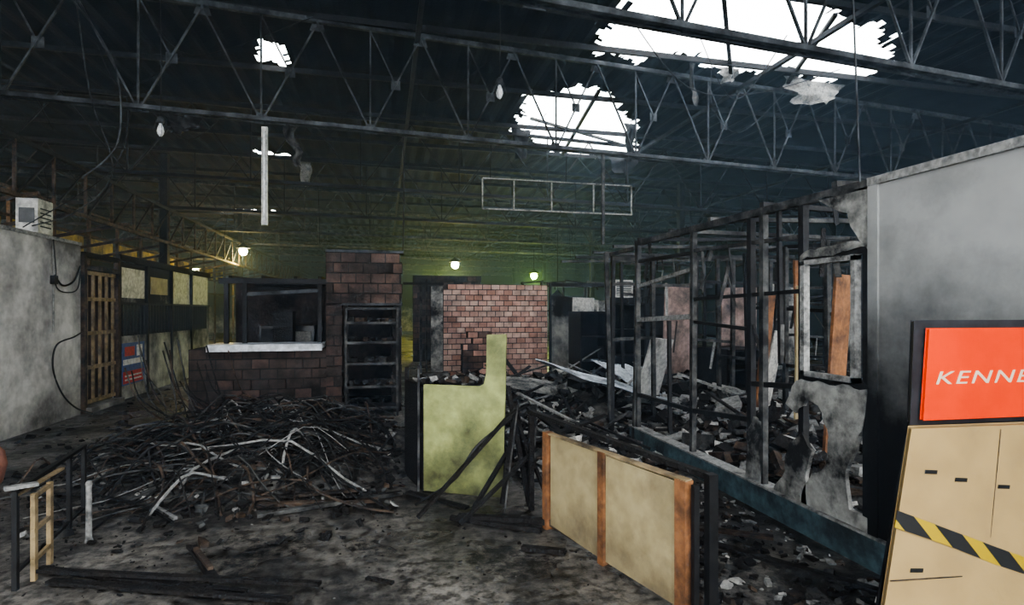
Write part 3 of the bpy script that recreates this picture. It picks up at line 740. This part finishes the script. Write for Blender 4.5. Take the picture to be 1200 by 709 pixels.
scrap((-1.25,8.5,4.28),.16,.6,'gsteel',9);scrap((-2.7,8.4,4.28),.45,.25,'dsteel',12);scrap((-2.2,16.9,6),.4,.8,'ash',13)

# ---------------------------------------------------------------- lamps
def lamp(p,k,col,pw,top=4.3,r=.15):
    E=empty("hanging_lamp");b=MB();x,y,z=p
    b.tube([(x,y,z+.25),(x,y,top)],.012,'black',5);b.lathe((x,y,z+.1),[(.24,0),(.22,.04),(.08,.14),(.04,.2)],'dsteel')
    b.lathe((x,y,z),[(r*.3,-r),(r*.75,-r*.7),(r,0),(r*.75,r*.6),(.04,r*.7)],k,16);b.obj("shade_and_bulb",E)
    l=bpy.data.lights.new("glow",'POINT');l.energy=pw;l.color=col;l.shadow_soft_size=.12
    o=bpy.data.objects.new("glow",l);o.location=(x,y,z-.32);COL.objects.link(o);o.parent=E
lamp((-5.0,21.9,3.8),'lw',(1,.78,.25),280)
lamp((2.74,21.9,3.45),'lw',(1,.85,.25),300)
lamp((6.33,23.2,3.15),'lg',(.78,1,.15),480)
lamp((5.2,16.3,1.95),'lc',(.9,1,.9),100,4.3,.08)
lamp((-9.5,12.5,3.4),'lw',(1,.7,.2),250)
lamp((-9,30,3.6),'lw',(1,.75,.2),500)
lamp((3,33,3.6),'lw',(.95,.95,.15),700)

# ---------------------------------------------------------------- display box + cardboard
K=empty("display_carton")
b=MB()
b.prism([(1.63,1.62,0),(2.92,1.55,0),(2.92,1.68,1.14),(2.0,1.75,1.14)],(0.04,.05,0),'card')
b.obj("carton",K,bevel=.004)
b=MB()
def C(s,z,o=0):
    t=z/1.14;xl=1.63+.37*t;x=xl+s;f=(x-xl)/(2.92-xl)
    return (x,1.62+.13*t-.07*f-o,z)
for s,z in ((.08,.99),(.22,.955),(.08,.64),(.42,.92)):
    b.prism([C(s,z,.003),C(s+.055,z-.004,.003),C(s+.055,z-.018,.003),C(s,z-.014,.003)],(0,-.001,0),'black')
b.prism([C(-.0,.60,.003),C(1.0,.58,.003),C(1.0,.583,.003),C(0,.605,.003)],(0,-.001,0),'brown')
b.prism([C(.42,.6,.003),C(.423,.6,.003),C(.40,1.13,.003),C(.397,1.13,.003)],(0,-.001,0),'brown')
b.obj("hand_slots",K)
b=MB()
tp=[(-.02,.79,.85),(.2,.72,.775),(.45,.63,.69),(.8,.52,.575)]
for i in range(3):
    a,c=tp[i],tp[i+1]
    b.prism([C(a[0],a[1],.006),C(c[0],c[1],.006),C(c[0],c[2],.006),C(a[0],a[2],.006)],(0,-.002,0),'tape')
b.obj("caution_tape",K)
b=MB();b.prism([(2.05,1.80,1.15),(2.9,1.76,1.15),(2.9,1.76,1.56),(2.07,1.80,1.56)],(0.04,.05,0),'dgrey')
b.prism([(1.86,1.85,0),(2.11,1.85,1.15),(2.85,1.85,1.15),(2.85,1.85,0)],(0.02,.03,0),'black')
b.obj("dark_stand",K,bevel=.004)
b=MB();b.prism([(2.085,1.79,1.17),(2.88,1.755,1.17),(2.88,1.755,1.53),(2.115,1.79,1.53)],(0,-.015,0),'orange');b.obj("orange_sign",K,bevel=.003)
t=bpy.data.curves.new("lettering",'FONT');t.body="KENNEL";t.size=.095;t.extrude=.001;t.shear=.25;t.offset=.0004;t.space_character=1.15
to=bpy.data.objects.new("lettering",t);COL.objects.link(to);to.location=(2.13,1.772,1.31);to.rotation_euler=(math.pi/2,0,-.04);to.scale=(1.38,.78,1);to.parent=K
t.materials.append(M['ink'])

# added volume imitating the bluish lens glow that veils the hall
hm=bpy.data.materials.new("lens_glow_veil");hm.use_nodes=True;nt=hm.node_tree
for n in list(nt.nodes):
    if n.type=='BSDF_PRINCIPLED': nt.nodes.remove(n)
vsn=nt.nodes.new("ShaderNodeVolumeScatter");vsn.inputs["Color"].default_value=(.50,.72,1,1);vsn.inputs["Density"].default_value=.007;vsn.inputs["Anisotropy"].default_value=.3
nt.links.new(vsn.outputs[0],[n for n in nt.nodes if n.type=='OUTPUT_MATERIAL'][0].inputs["Volume"])
M['haze']=hm
b=MB();b.box(-13.9,19.9,-.4,45.9,.02,5.7,'haze');b.obj("glow_veil_volume")

# ---------------------------------------------------------------- world, camera
w=bpy.data.worlds.new("overcast_sky");scene.world=w;w.use_nodes=True
bg=w.node_tree.nodes["Background"];bg.inputs[0].default_value=(0.95,0.98,1,1);bg.inputs[1].default_value=5.2
scene.view_settings.look='AgX - High Contrast'
cam=bpy.data.cameras.new("camera");co=bpy.data.objects.new("camera",cam);COL.objects.link(co)
cam.sensor_width=36;cam.lens=19.5;cam.shift_y=.00875;cam.clip_end=200
co.location=(0,0,1.6);co.rotation_euler=(math.pi/2,0,-math.atan(150/650))
scene.camera=co
